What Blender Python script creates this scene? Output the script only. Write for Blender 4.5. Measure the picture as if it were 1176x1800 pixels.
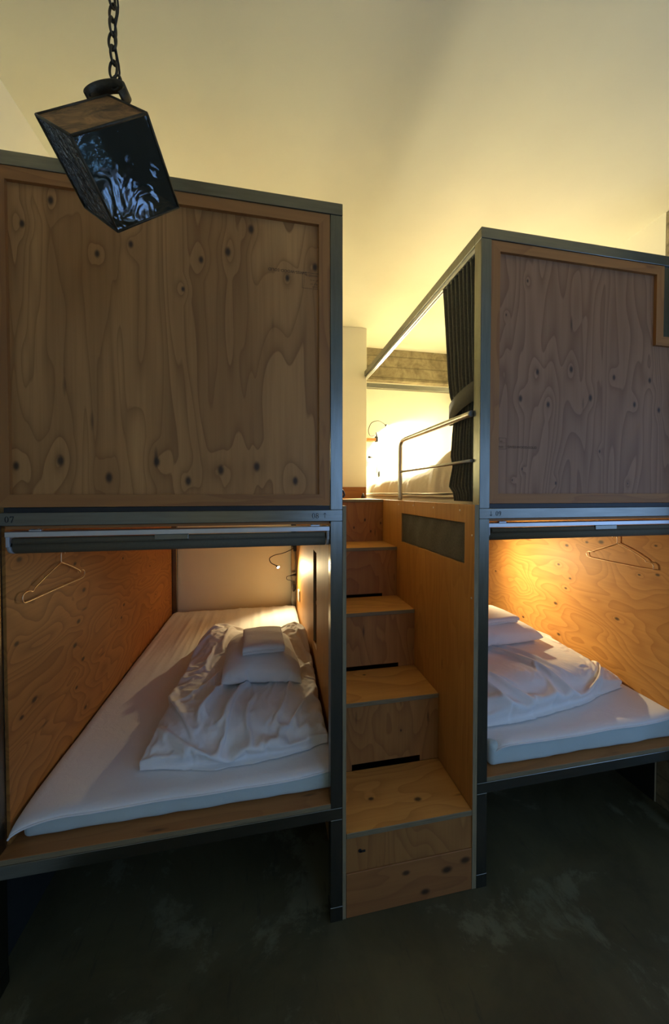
import bpy, bmesh, math, random
from mathutils import Vector, Matrix, noise
random.seed(7)
S = bpy.context.scene
for o in list(bpy.data.objects): bpy.data.objects.remove(o)
PI = math.pi

# ---------------------------------------------------------------- camera
cd = bpy.data.cameras.new('camera'); cam = bpy.data.objects.new('camera', cd)
S.collection.objects.link(cam); S.camera = cam
cam.location = (-0.2384, -1.093, 1.3946)
cam.rotation_euler = (PI/2-0.0200, 0, -0.1916)
cd.sensor_fit = 'HORIZONTAL'; cd.sensor_width = 36.0
cd.lens = 617.24/1176*36.0
cd.shift_y = -21.3/1176; cd.clip_start = 0.02

# ---------------------------------------------------------------- colour management, world
S.view_settings.view_transform = 'Standard'; S.view_settings.look = 'None'
S.view_settings.gamma = 1.0; S.view_settings.use_curve_mapping = False
S.view_settings.exposure = 0.0
S.cycles.use_denoising = True
S.cycles.max_bounces = 8; S.cycles.diffuse_bounces = 5; S.cycles.glossy_bounces = 4
S.cycles.transmission_bounces = 6
S.cycles.sample_clamp_indirect = 20.0
W = bpy.data.worlds.new('world'); S.world = W; W.use_nodes = True
W.node_tree.nodes['Background'].inputs[0].default_value = (0.55, 0.7, 1.0, 1)
W.node_tree.nodes['Background'].inputs[1].default_value = 0.6

# ---------------------------------------------------------------- lights (daylight through the window behind the camera, and a low one added for the lantern)
def area(name, loc, rot, sx, sy, power, col):
    l = bpy.data.lights.new(name, 'AREA'); l.shape = 'RECTANGLE'; l.size = sx; l.size_y = sy
    l.energy = power; l.color = col
    o = bpy.data.objects.new(name, l); S.collection.objects.link(o); o.location = loc; o.rotation_euler = rot
    return o
DAY = (0.24, 0.48, 1.0)
area('daylight', (1.20, -3.22, 1.65), (PI/2, 0, 0), 1.6, 1.5, 18.0, DAY)
area('daylight', (2.32, -1.60, 1.50), (PI/2, 0, PI/2), 2.0, 1.1, 12.0, DAY)
area('daylight', (2.32, -.80, .20), (PI/2, 0, PI/2), .24, .24, 1.0, DAY)  # added source, gives the lantern glass its bright patch

def lamp_light(name, loc, aim, power, col=(1.0, 0.70, 0.36), r=0.012, cone=150, blend=0.6):
    l = bpy.data.lights.new(name, 'SPOT'); l.energy = power; l.color = col
    l.shadow_soft_size = r; l.spot_size = math.radians(cone); l.spot_blend = blend
    o = bpy.data.objects.new(name, l); S.collection.objects.link(o); o.location = loc
    d = Vector(aim)-Vector(loc); o.rotation_euler = d.to_track_quat('-Z', 'Y').to_euler()
    return o

# ---------------------------------------------------------------- materials
def newmat(name):
    m = bpy.data.materials.new(name); m.use_nodes = True
    nt = m.node_tree; nt.nodes.clear()
    out = nt.nodes.new('ShaderNodeOutputMaterial'); b = nt.nodes.new('ShaderNodeBsdfPrincipled')
    nt.links.new(b.outputs[0], out.inputs[0])
    return m, nt, b
class G:
    def __init__(s, nt): s.nt = nt
    def n(s, t, **k):
        x = s.nt.nodes.new(t)
        for a, v in k.items(): setattr(x, a, v)
        return x
    def set(s, inp, v):
        if hasattr(v, 'is_output') or isinstance(v, bpy.types.NodeSocket): s.nt.links.new(v, inp)
        else: inp.default_value = v
    def math(s, op, a, b=0.0, c=None):
        x = s.n('ShaderNodeMath', operation=op); s.set(x.inputs[0], a); s.set(x.inputs[1], b)
        if c is not None: s.set(x.inputs[2], c)
        return x.outputs[0]
    def mp(s, v, a, b, c=0.0, d=1.0, smooth=False):
        x = s.n('ShaderNodeMapRange'); x.interpolation_type = 'SMOOTHSTEP' if smooth else 'LINEAR'
        s.set(x.inputs[0], v); s.set(x.inputs[1], a); s.set(x.inputs[2], b); s.set(x.inputs[3], c); s.set(x.inputs[4], d)
        return x.outputs[0]
    def mix(s, f, a, b, mode='MIX'):
        x = s.n('ShaderNodeMix', data_type='RGBA', blend_type=mode)
        s.set(x.inputs[0], f); s.set(x.inputs[6], a if not isinstance(a, tuple) else (*a, 1)); s.set(x.inputs[7], b if not isinstance(b, tuple) else (*b, 1))
        return x.outputs[2]
    def pos(s, scale=(1, 1, 1), loc=(0, 0, 0)):
        g = s.n('ShaderNodeNewGeometry'); m = s.n('ShaderNodeMapping')
        s.nt.links.new(g.outputs['Position'], m.inputs[0]); m.inputs['Scale'].default_value = scale; m.inputs['Location'].default_value = loc
        return m.outputs[0]
    def noise(s, vec, sc, det=3, rough=.5, dist=0.0):
        x = s.n('ShaderNodeTexNoise'); s.set(x.inputs['Vector'], vec); x.inputs['Scale'].default_value = sc
        x.inputs['Detail'].default_value = det; x.inputs['Roughness'].default_value = rough; x.inputs['Distortion'].default_value = dist
        return x.outputs[0]
    def bump(s, h, st, dist=.01, b=None):
        x = s.n('ShaderNodeBump'); x.inputs['Strength'].default_value = st; x.inputs['Distance'].default_value = dist
        s.set(x.inputs['Height'], h); s.set(b.inputs['Normal'], x.outputs[0])

def plywood(name, light, dark, grain='z', freq=9.0, size=5.0, stretch=.22, knots=(), seed=0.0, rough=.55, line=.55, kcol=(.035, .018, .008), random_knots=0.0, sharp=3.0, streak=.25, kb=.16, zones=0.0):
    """plywood face veneer: growth-ring contours that bend round the knots"""
    m, nt, b = newmat(name); g = G(nt)
    ax = 'xyz'.index(grain)
    sc = [1, 1, 1]; sc[ax] = stretch
    off = (seed*3.1, seed*1.7, seed*2.3)
    p = g.pos(tuple(sc), off)
    F = g.noise(p, size, 2.0, .45, .35)
    raw = g.pos()
    core = None
    ks = [1, 1, 1]; ks[ax] = .62
    kp = g.pos(tuple(ks))
    def addk(dist, r, F, core):
        bump = g.mp(dist, r*5.5, 0.0, 0.0, 1.0, True)
        F = g.math('MULTIPLY_ADD', bump, kb, F)
        c = g.mp(dist, r*1.25, r*.35, 0.0, 1.0, True)
        core = c if core is None else g.math('MAXIMUM', core, c)
        return F, core
    for (x, y, z, r) in knots:
        v = g.n('ShaderNodeVectorMath', operation='DISTANCE'); g.set(v.inputs[0], kp)
        v.inputs[1].default_value = (x*ks[0], y*ks[1], z*ks[2])
        F, core = addk(v.outputs['Value'], r, F, core)
    if random_knots:
        vo = g.n('ShaderNodeTexVoronoi'); g.set(vo.inputs['Vector'], g.pos(tuple(ks), off)); vo.inputs['Scale'].default_value = random_knots
        F, core = addk(vo.outputs['Distance'], .045, F, core)
    saw = g.math('FRACT', g.math('MULTIPLY', F, freq))
    ln = g.math('POWER', saw, sharp)
    edge = g.mp(saw, 0.0, .05, 1.0, 0.0)
    ln = g.math('MAXIMUM', ln, g.math('MULTIPLY', edge, 1.0))
    broad = g.mp(g.noise(g.pos(tuple(sc), (9+seed, 4, 2)), 3.2, 2), .3, .7, 0.0, 1.0)
    fs = [90, 90, 90]; fs[ax] = 3.0
    fib = g.noise(g.pos(tuple(fs), off), 1.0, 3, .6)
    col = g.mix(broad, light, tuple(light[i]*.62+dark[i]*.38 for i in range(3)))
    if zones:
        wn = g.n('ShaderNodeTexWhiteNoise', noise_dimensions='1D'); g.set(wn.inputs['W'], g.math('FLOOR', g.math('MULTIPLY', F, freq)))
        col = g.mix(g.math('MULTIPLY', wn.outputs[0], zones), col, dark)
    col = g.mix(g.math('MULTIPLY', ln, line), col, dark)
    col = g.mix(g.math('MULTIPLY', g.mp(fib, .38, .75), streak), col, dark)
    if core is not None: col = g.mix(g.math('MULTIPLY', core, .9), col, kcol)
    # little resin pits along the grain
    ps = [26, 26, 26]; ps[ax] = 5.0
    vo = g.n('ShaderNodeTexVoronoi'); g.set(vo.inputs['Vector'], g.pos(tuple(ps), off)); vo.inputs['Scale'].default_value = .55
    col = g.mix(g.math('MULTIPLY', g.mp(vo.outputs['Distance'], .10, .02), .65), col, kcol)
    g.set(b.inputs['Base Color'], col); b.inputs['Roughness'].default_value = rough
    b.inputs['Specular IOR Level'].default_value = .35
    g.bump(fib, .08, .004, b)
    return m

def plain(name, col, rough=.6, metal=0.0, var=.15, nscale=20, bump=0.0, spec=.5, bscale=None, emit=None, stretch=(1, 1, 1), sheen=0):
    m, nt, b = newmat(name); g = G(nt)
    n = g.noise(g.pos(stretch), nscale, 4, .6)
    c = g.mix(g.mp(n, .3, .7), tuple(x*(1-var) for x in col), tuple(min(1, x*(1+var)) for x in col))
    g.set(b.inputs['Base Color'], c); b.inputs['Roughness'].default_value = rough; b.inputs['Metallic'].default_value = metal
    b.inputs['Specular IOR Level'].default_value = spec
    if sheen: b.inputs['Sheen Weight'].default_value = sheen
    if bump: g.bump(g.noise(g.pos(stretch), bscale or nscale*3, 4, .6), bump, .01, b)
    if emit: b.inputs['Emission Color'].default_value = (*emit[:3], 1); b.inputs['Emission Strength'].default_value = emit[3]
    return m

WL = (.56, .30, .105); WD = (.25, .105, .03)
M = {}
KL = [(-.815,2.195,9),(-.884,2.122,8),(-.615,2.103,8),(-.702,2.065,8),(-.425,2.083,8),(-.349,2.116,10),(-.281,2.192,10),(-.476,1.992,6),(-.908,1.468,9),(-.801,1.484,11),(-.679,1.438,11),(-.552,1.485,10),(-.466,1.43,10),(-.373,1.463,11),(-.267,1.475,11),(-.149,1.432,10),(-.172,2.059,8),(-.086,2.102,9)]
M['ply_left'] = plywood('front plywood left', (.60, .30, .095), (.19, .07, .016), 'z', 12.0, 7.5, .12, [(x, .012, z, r*.001) for x, z, r in KL], 1.0, sharp=3.5, line=.55, zones=.45, kb=.10)
KR = [(.559,1.829,8),(.718,1.828,8),(.86,1.847,9),(1.049,1.829,8),(1.215,1.828,8),(.65,1.73,9),(.764,1.714,8),(.945,1.747,9),(1.145,1.732,8),(1.261,1.716,8),(.989,1.55,5),(.674,2.146,5),(.59,2.019,4),(.62,1.44,4),(.66,1.48,4),(.80,1.43,5),(1.12,1.43,4)]
M['ply_right'] = plywood('front plywood right', (.40, .205, .10), (.18, .08, .035), 'z', 20.0, 5.5, .14, [(x, .012, z, r*.001) for x, z, r in KR], 2.3, sharp=2.0, line=.7, kb=.05)
M['frame_wood'] = plywood('framing wood', (.42, .185, .05), (.24, .09, .028), 'z', 5, 14, .12, (), 3.0, random_knots=4.0)
M['frame_wood_x'] = plywood('framing wood x', (.42, .185, .05), (.24, .09, .028), 'x', 5, 14, .12, (), 5.0, random_knots=4.0)
KLW = [(.056,1.205,9),(.351,1.134,8),(.789,1.074,8),(.773,1.128,8),(.413,1.021,10),(.37,.914,10),(.039,.97,8),(.343,.835,10),(.399,.759,9),(.794,.843,9),(.763,.79,8),(1.192,.954,7),(.112,.769,10),(.055,.75,7),(.349,.675,7),(.412,.564,8),(1.05,1.1,7),(1.3,.75,7)]
M['ply_side_left'] = plywood('side plywood left', (.47, .205, .045), (.20, .07, .016), 'y', 22.0, 4.2, .38, [(-.957, -1.093+(y+1.093)*1.039, 1.3946+(z-1.3946)*1.039, r*.001) for y, z, r in KLW], 4.0, sharp=2.0, line=.65, kb=.05)
KRW = [(.592,1.099,9),(.647,.981,8),(.568,.918,7),(.596,.856,7),(.665,.749,10),(.926,.577,8),(.64,.576,9),(.299,.787,9),(1.212,.818,7),(.387,1.146,11),(.467,1.134,7),(.2,1.023,5),(.124,1.04,7),(.133,1.165,5)]
M['ply_side_right'] = plywood('side plywood right', (.64, .33, .085), (.32, .12, .028), 'y', 20.0, 3.6, .5, [(1.42, y, z, r*.001) for y, z, r in KRW], 6.0, sharp=2.0, line=.5, kb=.06)
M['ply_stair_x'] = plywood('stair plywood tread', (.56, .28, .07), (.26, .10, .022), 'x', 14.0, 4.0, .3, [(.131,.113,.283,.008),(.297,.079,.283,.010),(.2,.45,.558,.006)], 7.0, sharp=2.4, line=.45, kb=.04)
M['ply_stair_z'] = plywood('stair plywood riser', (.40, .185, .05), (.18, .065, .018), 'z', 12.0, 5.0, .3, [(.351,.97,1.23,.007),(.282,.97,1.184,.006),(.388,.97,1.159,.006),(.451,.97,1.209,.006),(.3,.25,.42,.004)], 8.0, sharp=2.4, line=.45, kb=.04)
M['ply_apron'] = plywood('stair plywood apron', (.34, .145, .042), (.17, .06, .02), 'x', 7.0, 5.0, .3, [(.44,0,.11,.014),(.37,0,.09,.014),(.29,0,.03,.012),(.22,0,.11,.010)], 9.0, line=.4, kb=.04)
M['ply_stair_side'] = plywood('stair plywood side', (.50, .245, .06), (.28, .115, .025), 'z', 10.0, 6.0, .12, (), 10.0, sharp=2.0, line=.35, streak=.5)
M['ply_platform'] = plywood('platform plywood', (.40, .175, .05), (.22, .08, .022), 'x', 8.0, 5.0, .2, (), 11.0, line=.35)
M['ply_edge'] = plain('plywood edge', (.20, .155, .08), .7, 0, .3, 60, stretch=(.2, .2, 6))
M['ply_wedge'] = plain('plywood vertical edge', (.24, .19, .10), .7, 0, .3, 60, stretch=(6, .2, .2))
M['metal'] = plain('brushed dark steel', (.20, .20, .17), .27, 1.0, .12, 8, stretch=(12, 12, 1), bump=.03)
M['metal_x'] = plain('brushed dark steel rail', (.21, .21, .18), .27, 1.0, .12, 8, stretch=(1, 12, 12), bump=.03)
M['dark'] = plain('black rubber', (.012, .012, .012), .5)
M['ink'] = plain('black print', (.02, .018, .016), .6)
M['stamp_ink'] = plain('faded stamp ink', (.05, .03, .015), .8, var=.5, nscale=400)
M['alu'] = plain('satin aluminium', (.62, .63, .63), .35, .8, .05)
M['plastic_grey'] = plain('grey plastic', (.42, .42, .42), .45)
M['blind'] = plain('dark grey blind fabric', (.12, .10, .060), .85, 0, .1, 200, bump=.1)
M['steel'] = plain('brushed stainless', (.48, .46, .42), .3, 1.0, .08, 30)
M['screw'] = plain('screw steel', (.7, .66, .6), .3, 1.0)
M['white_paint'] = plain('white plaster', (.78, .75, .60), .9, 0, .03, 3, bump=.05, bscale=40)
M['bunk_shade'] = plain('painted under bunk shade', (.016, .017, .012), .8)  # near-black colour standing in for the shade under the bunks
M['ceiling'] = plain('ceiling plaster', (.76, .74, .58), .92, 0, .03, 2.5, bump=.04, bscale=30)
M['wire'] = plain('gilt wire', (.75, .6, .4), .3, 1.0)
M['lamp_black'] = plain('lamp black metal', (.02, .02, .02), .4, .3)
M['bulb'] = plain('lit led', (1, .9, .7), .5, emit=(1.0, .85, .6, 60.0))
M['socket'] = plain('socket plastic', (.75, .8, .74), .4)
M['curtain'] = plain('charcoal green curtain', (.085, .08, .056), .9, 0, .2, 150, bump=.2, sheen=.2)
M['pocket'] = plain('grey pocket cloth', (.085, .08, .062), .95, 0, .2, 120, bump=.3)
M['curtain_tie'] = plain('tieback cloth', (.085, .078, .055), .9, 0, .1, 150, bump=.1)

def cloth(name, col, fine=260):
    m, nt, b = newmat(name); g = G(nt)
    n = g.noise(g.pos(), 5, 3)
    g.set(b.inputs['Base Color'], g.mix(n, tuple(x*.96 for x in col), col)); b.inputs['Roughness'].default_value = .9
    b.inputs['Specular IOR Level'].default_value = .15; b.inputs['Sheen Weight'].default_value = .15
    h = g.math('ADD', g.math('MULTIPLY', g.noise(g.pos(), 22, 4, .6, .8), 1.0), g.math('MULTIPLY', g.noise(g.pos(), fine, 2), .12))
    g.bump(h, .16, .012, b)
    return m
M['linen'] = cloth('white cotton', (.80, .79, .77))
M['sheet'] = cloth('white sheet', (.78, .775, .76))
M['mattress'] = cloth('mattress side', (.52, .62, .60))
M['towel'] = cloth('white towelling', (.80, .78, .75), 600)
M['beige'] = cloth('cream blanket', (.70, .60, .46))

m, nt, b = newmat('worn concrete floor'); g = G(nt)
a = g.noise(g.pos(), 2.2, 6, .65, .6); c2 = g.noise(g.pos((1, 1, 1), (4, 2, 0)), 3.0, 10, .72, .3)
scr = g.noise(g.pos((40, 6, 1), (0, 3, 0)), 1.0, 4, .7)
col = g.mix(g.mp(a, .35, .65), (.050, .044, .018), (.095, .082, .036))
col = g.mix(g.mp(c2, .54, .60), col, (.135, .125, .065))
col = g.mix(g.math('MULTIPLY', g.mp(scr, .60, .72), .6), col, (.035, .03, .02))
g.set(b.inputs['Base Color'], col); g.set(b.inputs['Roughness'], g.mp(c2, .3, .7, .45, .75)); g.bump(c2, .15, .01, b)
M['floor'] = m
m, nt, b = newmat('board marked concrete'); g = G(nt)
a = g.noise(g.pos(), 9, 7, .7, .5)
col = g.mix(g.mp(a, .35, .68), (.17, .135, .075), (.40, .34, .20))
brd = g.n('ShaderNodeTexWave'); brd.bands_direction = 'Z'; g.set(brd.inputs['Vector'], g.pos()); brd.inputs['Scale'].default_value = 3.5; brd.inputs['Distortion'].default_value = .4
col = g.mix(g.mp(brd.outputs[0], .93, 1.0, 0, .5), col, (.08, .06, .03))
g.set(b.inputs['Base Color'], col); b.inputs['Roughness'].default_value = .9; g.bump(a, .5, .02, b)
M['concrete'] = m
m, nt, b = newmat('rusty copper sheet'); g = G(nt)
a = g.noise(g.pos(), 22, 6, .7, .8)
g.set(b.inputs['Base Color'], g.mix(g.mp(a, .35, .65), (.09, .04, .012), (.55, .27, .085))); b.inputs['Metallic'].default_value = .45; b.inputs['Roughness'].default_value = .55
g.bump(a, .2, .004, b)
M['copper'] = m
def glassmat(name, scale, strength, stretch=(1, 1, 1)):
    m, nt, b = newmat(name); g = G(nt)
    b.inputs['Base Color'].default_value = (.72, .80, .78, 1); b.inputs['Transmission Weight'].default_value = 1.0
    b.inputs['Roughness'].default_value = .03; b.inputs['IOR'].default_value = 1.5
    b.inputs['Specular IOR Level'].default_value = .9
    n = g.noise(g.pos(stretch), scale, 2, .5, 1.0)
    g.bump(n, strength, .01, b)
    return m
M['glass_water'] = glassmat('water glass', 22, .10)
M['glass_hammer'] = glassmat('ribbed rolled glass', 90, 1.0, (1, 1, .35))
M['mirror'] = plain('dark tinted mirror', (.10, .115, .12), .09, 1.0, .25, 25, bump=.12, bscale=18)
M['iron'] = plain('aged iron', (.075, .060, .035), .5, .6, .4, 40, bump=.2)
M['chrome'] = plain('window paint', (.5, .5, .48), .5)

# ---------------------------------------------------------------- geometry helpers
def box(bm, x0, x1, y0, y1, z0, z1, bev=0.0, seg=1):
    r = bmesh.ops.create_cube(bm, size=1.0); vs = r['verts']
    for v in vs:
        v.co = Vector((x0+(x1-x0)*(v.co.x+.5), y0+(y1-y0)*(v.co.y+.5), z0+(z1-z0)*(v.co.z+.5)))
    if bev > 0:
        es = list({e for v in vs for e in v.link_edges})
        bmesh.ops.bevel(bm, geom=es, offset=bev, segments=seg, affect='EDGES', profile=.5)
    return bm
def tube(bm, pts, r, n=10, cap=True, radii=None):
    pts = [Vector(p) for p in pts]; rings = []
    up = None
    for i, p in enumerate(pts):
        t = (pts[min(i+1, len(pts)-1)]-pts[max(i-1, 0)]).normalized()
        if up is None:
            up = Vector((0, 0, 1)) if abs(t.z) < .9 else Vector((1, 0, 0))
        a = (up-t*up.dot(t)).normalized(); up = a; b_ = t.cross(a)
        rr = radii[i] if radii else r
        rings.append([bm.verts.new(p+(a*math.cos(2*PI*k/n)+b_*math.sin(2*PI*k/n))*rr) for k in range(n)])
    for i in range(len(rings)-1):
        for k in range(n):
            f = bm.faces.new((rings[i][k], rings[i][(k+1) % n], rings[i+1][(k+1) % n], rings[i+1][k])); f.smooth = True
    if cap:
        bm.faces.new(rings[0][::-1]); bm.faces.new(rings[-1])
    return bm
def bez(p, n=8):
    """Catmull-Rom through the points"""
    p = [Vector(q) for q in p]; out = []
    q = [p[0]]+p+[p[-1]]
    for i in range(1, len(q)-2):
        for k in range(n):
            t = k/n
            out.append(.5*((2*q[i])+(q[i+1]-q[i-1])*t+(2*q[i-1]-5*q[i]+4*q[i+1]-q[i+2])*t*t+(3*q[i]-q[i-1]-3*q[i+1]+q[i+2])*t**3))
    out.append(p[-1]); return out
def torus(bm, c, axis, long_dir, R, r, stretch=1.0, n=20, k=8):
    c = Vector(c); ax = Vector(axis).normalized(); L = Vector(long_dir); L = (L-ax*L.dot(ax)).normalized(); T = ax.cross(L)
    pts = [c+L*(math.cos(2*PI*i/n)*R*stretch)+T*(math.sin(2*PI*i/n)*R) for i in range(n)]
    rings = []
    for i, p in enumerate(pts):
        t = (pts[(i+1) % n]-pts[i-1]).normalized(); o = ax.cross(t)
        rings.append([bm.verts.new(p+ax*math.cos(2*PI*j/k)*r+o*math.sin(2*PI*j/k)*r) for j in range(k)])
    for i in range(n):
        for j in range(k):
            f = bm.faces.new((rings[i][j], rings[i][(j+1) % k], rings[(i+1) % n][(j+1) % k], rings[(i+1) % n][j])); f.smooth = True
    return bm
def disc(bm, c, nrm, r, h, n=14):
    c = Vector(c); nn = Vector(nrm).normalized()
    return tube(bm, [c, c+nn*h], r, n)
def root_of(o):
    while o.parent: o = o.parent
    return o
def obj(name, bm, mat, parent=None, label=None, smooth=False, recalc=True):
    if recalc: bmesh.ops.recalc_face_normals(bm, faces=bm.faces)
    me = bpy.data.meshes.new(name)
    if parent is not None:
        off = root_of(parent).location
        for v in bm.verts: v.co -= off
    bm.to_mesh(me); bm.free()
    for mm in (mat if isinstance(mat, (list, tuple)) else [mat]): me.materials.append(M[mm] if isinstance(mm, str) else mm)
    if smooth:
        for p in me.polygons: p.use_smooth = True
    o = bpy.data.objects.new(name, me); S.collection.objects.link(o)
    if parent is not None: o.parent = parent
    if label: o['label'] = label
    return o
def thing(name, label, cat, loc, group=None):
    o = bpy.data.objects.new(name, None); S.collection.objects.link(o); o.location = loc
    o.empty_display_size = .05
    o['label'] = label; o['category'] = cat
    if group: o['group'] = group
    bpy.context.view_layer.update()
    return o
def tag(o, label, cat, group=None):
    o['label'] = label; o['category'] = cat
    if group: o['group'] = group
    return o
def struct(name, bm, mat):
    o = obj(name, bm, mat); o['kind'] = 'structure'; return o
def B(*a, **k): return box(bmesh.new(), *a, **k)
def poly(bm, pts2, y, th=.0006):
    """flat glyph in the xz plane facing -y"""
    vs = [bm.verts.new((p[0], y, p[1])) for p in pts2]; return bm.faces.new(vs)
def ring_glyph(bm, cx, cz, rx, rz, ix, iz, y, a0=0, a1=2*PI, n=24):
    for i in range(n):
        t0 = a0+(a1-a0)*i/n; t1 = a0+(a1-a0)*(i+1)/n
        o0 = (cx+rx*math.cos(t0), cz+rz*math.sin(t0)); o1 = (cx+rx*math.cos(t1), cz+rz*math.sin(t1))
        i0 = (cx+ix*math.cos(t0), cz+iz*math.sin(t0)); i1 = (cx+ix*math.cos(t1), cz+iz*math.sin(t1))
        poly(bm, [o0, o1, i1, i0], y)
def glyph(bm, ch, x, z, h, y):
    """serif digits and arrows, h high, lower left at x,z"""
    w = h*.56; cx = x+w/2
    if ch == '0': ring_glyph(bm, cx, z+h/2, w/2, h/2, w*.29, h*.45, y)
    elif ch == '8':
        ring_glyph(bm, cx, z+h*.73, w*.42, h*.27, w*.22, h*.21, y); ring_glyph(bm, cx, z+h*.27, w*.5, h*.28, w*.27, h*.22, y)
    elif ch == '9':
        ring_glyph(bm, cx, z+h*.67, w*.48, h*.33, w*.25, h*.28, y)
        ring_glyph(bm, cx-w*.12, z+h*.60, w*.60, h*.60, w*.42, h*.555, y, -1.75, .1, 12)
        poly(bm, [(x+w*.1, z), (x+w*.42, z+.0), (x+w*.42, z+h*.07), (x+w*.1, z+h*.09)], y)
    elif ch == '7':
        poly(bm, [(x, z+h), (x, z+h*.86), (x+w*.86, z+h*.86), (x+w, z+h)], y)
        poly(bm, [(x, z+h*.86), (x, z+h*.76), (x+w*.08, z+h*.76), (x+w*.14, z+h*.86)], y)
        poly(bm, [(x+w*.84, z+h*.86), (x+w, z+h), (x+w*.46, z), (x+w*.24, z)], y)
    elif ch in 'ud':
        s = 1 if ch == 'u' else -1; c = z+h/2
        t = h*.035
        poly(bm, [(cx-t, c-h/2), (cx+t, c-h/2), (cx+t, c+h/2), (cx-t, c+h/2)], y)
        tip = c+s*h/2
        for q in (-1, 1):
            poly(bm, [(cx, tip+s*t), (cx, tip-s*2.2*t), (cx+q*w*.55, tip-s*(h*.30+t)), (cx+q*w*.55, tip-s*h*.26)], y)

def wr(x, y, z, f): return noise.noise(Vector((x*f, y*f, z*f)))
def seg_dist(px, py, s):
    x0, y0, x1, y1 = s[:4]; dx, dy = x1-x0, y1-y0; L = dx*dx+dy*dy
    t = max(0, min(1, ((px-x0)*dx+(py-y0)*dy)/L)) if L else 0
    qx, qy = x0+dx*t, y0+dy*t
    sgn = 1 if (dx*(py-y0)-dy*(px-x0)) > 0 else -1
    return math.hypot(px-qx, py-qy)*sgn, t
def soft(corners, zb, H, nx=110, ny=110, pu=5, pv=5, creases=(), bumps=(), bulge=(), nz=.006, nf=9.0, flat=.35, seed=0.0, zfn=None, aniso=(1, 1), folds=()):
    """a soft stuffed shape: corners in order (x0y0, x1y0, x1y1, x0y1); a top skin closed by a flatter bottom skin"""
    bm = bmesh.new(); c = [Vector(q) for q in corners]; top = []; bot = []
    for j in range(ny+1):
        v = j/ny; tr = []; br = []
        v2 = .5-.5*math.cos(PI*v)
        for i in range(nx+1):
            u = i/nx; u2 = .5-.5*math.cos(PI*u)
            p = (c[0]*(1-u2)+c[1]*u2)*(1-v2)+(c[3]*(1-u2)+c[2]*u2)*v2
            x, y = p.x, p.y
            # ragged edges
            e = .012*wr(x, y, seed, 8)+.006*wr(x, y, seed+4, 22)
            edge = max(0, 1-8*min(u2, 1-u2, v2, 1-v2))
            x += (e*1.6)*edge*(1 if u2 > .5 else -1); y += (e*1.6)*edge*(1 if v2 > .5 else -1)
            a = max(0.0, 1-abs(2*u2-1)**pu); b_ = max(0.0, 1-abs(2*v2-1)**pv)
            pr = (a**.5)*(b_**.5)
            h = H*pr
            for (bx, by, sx, sy, amp) in bumps:
                h += amp*math.exp(-((x-bx)/sx)**2-((y-by)/sy)**2)*min(1, pr*1.6)
            for s in creases:
                d, t = seg_dist(x, y, s); w, amp = s[4], s[5]
                tp = math.sin(PI*t)
                h += min(1, pr*1.5)*amp*tp*(-math.exp(-(d/w)**2)+.75*math.exp(-((d-1.5*w)/(w*1.1))**2)+.3*math.exp(-((d+1.6*w)/(w*1.2))**2))
            for (ang, lam, amp, sd) in folds:
                q = x*math.cos(ang)+y*math.sin(ang)
                msk = max(0.0, wr(x, y, sd, 5.5)+.12)
                ph = 2*PI*q/lam+5*wr(x, y, sd+3, 4)
                h += amp*min(1, msk*2.4)*(1-abs(math.sin(ph/2))**.7)*min(1, pr*1.7)
            nn = wr(x*aniso[0], y*aniso[1], seed, nf); n2 = 1-abs(wr(x*aniso[0]+3, y*aniso[1], seed+9, nf*.8))*2
            h += (nz*nn+nz*.8*(n2-.5)+nz*.35*wr(x, y, seed+2, nf*3))*min(1, pr*1.7)
            z0 = zb if zfn is None else zfn(x, y)
            z = z0+max(.003*pr, h)+.004
            tr.append(bm.verts.new((x, y, z)))
            br.append(bm.verts.new((x, y, z0+.0015)) if 0 < i < nx and 0 < j < ny else tr[-1])
        top.append(tr); bot.append(br)
    for j in range(ny):
        for i in range(nx):
            bm.faces.new((top[j][i], top[j][i+1], top[j+1][i+1], top[j+1][i])).smooth = True
            q = (bot[j][i], bot[j+1][i], bot[j+1][i+1], bot[j][i+1])
            try: bm.faces.new(q).smooth = True
            except ValueError: pass
    return bm

# ================================================================ THE ROOM
ZC = 2.62; YB = 1.86; XL = -1.008; XR = 1.480; XE = 2.2; YF = -3.1
struct('floor', B(XL-.1, XE+.1, YF-.1, YB+.1, -.1, 0), 'floor')
struct('ceiling', B(XL-.1, XE+.1, YF-.1, YB+.1, ZC, ZC+.1), 'ceiling')
struct('shade_strip_left', B(XL, XL+.003, 0.0, YB, 0, .36), 'bunk_shade')  # these three thin strips paint the under-bunk shade onto the lower walls
struct('shade_strip_right', B(XR-.003, XR, .165, YB-.004, 0, .36), 'bunk_shade')
struct('shade_strip_back', B(XL+.004, XR-.004, YB-.003, YB, 0, .36), 'bunk_shade')
struct('wall_left', B(XL-.1, XL, YF-.1, YB+.1, 0, ZC), 'white_paint')
struct('wall_back', B(XL, XR, YB, YB+.1, 0, ZC), 'white_paint')
struct('wall_right', B(XR, XR+.12, .16, YB+.1, 0, ZC), 'white_paint')
struct('wall_far_right', B(XR+.32, XE+.1, .02, .12, 0, ZC), 'white_paint')
bm = bmesh.new(); sy0, sy1, sz0, sz1 = -2.6, -.6, .95, 2.05
box(bm, XE, XE+.1, YF-.1, sy0, 0, ZC); box(bm, XE, XE+.1, sy1, .02, 0, ZC); box(bm, XE, XE+.1, sy0, sy1, sz1, ZC); box(bm, XE, XE+.1, sy0, sy1, .34, sz0)
box(bm, XE, XE+.1, sy0, -.98, 0, .34); box(bm, XE, XE+.1, -.62, sy1, 0, .34); box(bm, XE, XE+.1, -.98, -.62, 0, .06)
struct('wall_side', bm, 'white_paint')
bm = bmesh.new()
for (a, b_) in ((-.98, -.96), (-.64, -.62)): box(bm, XE+.02, XE+.05, a, b_, .06, .34)
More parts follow.
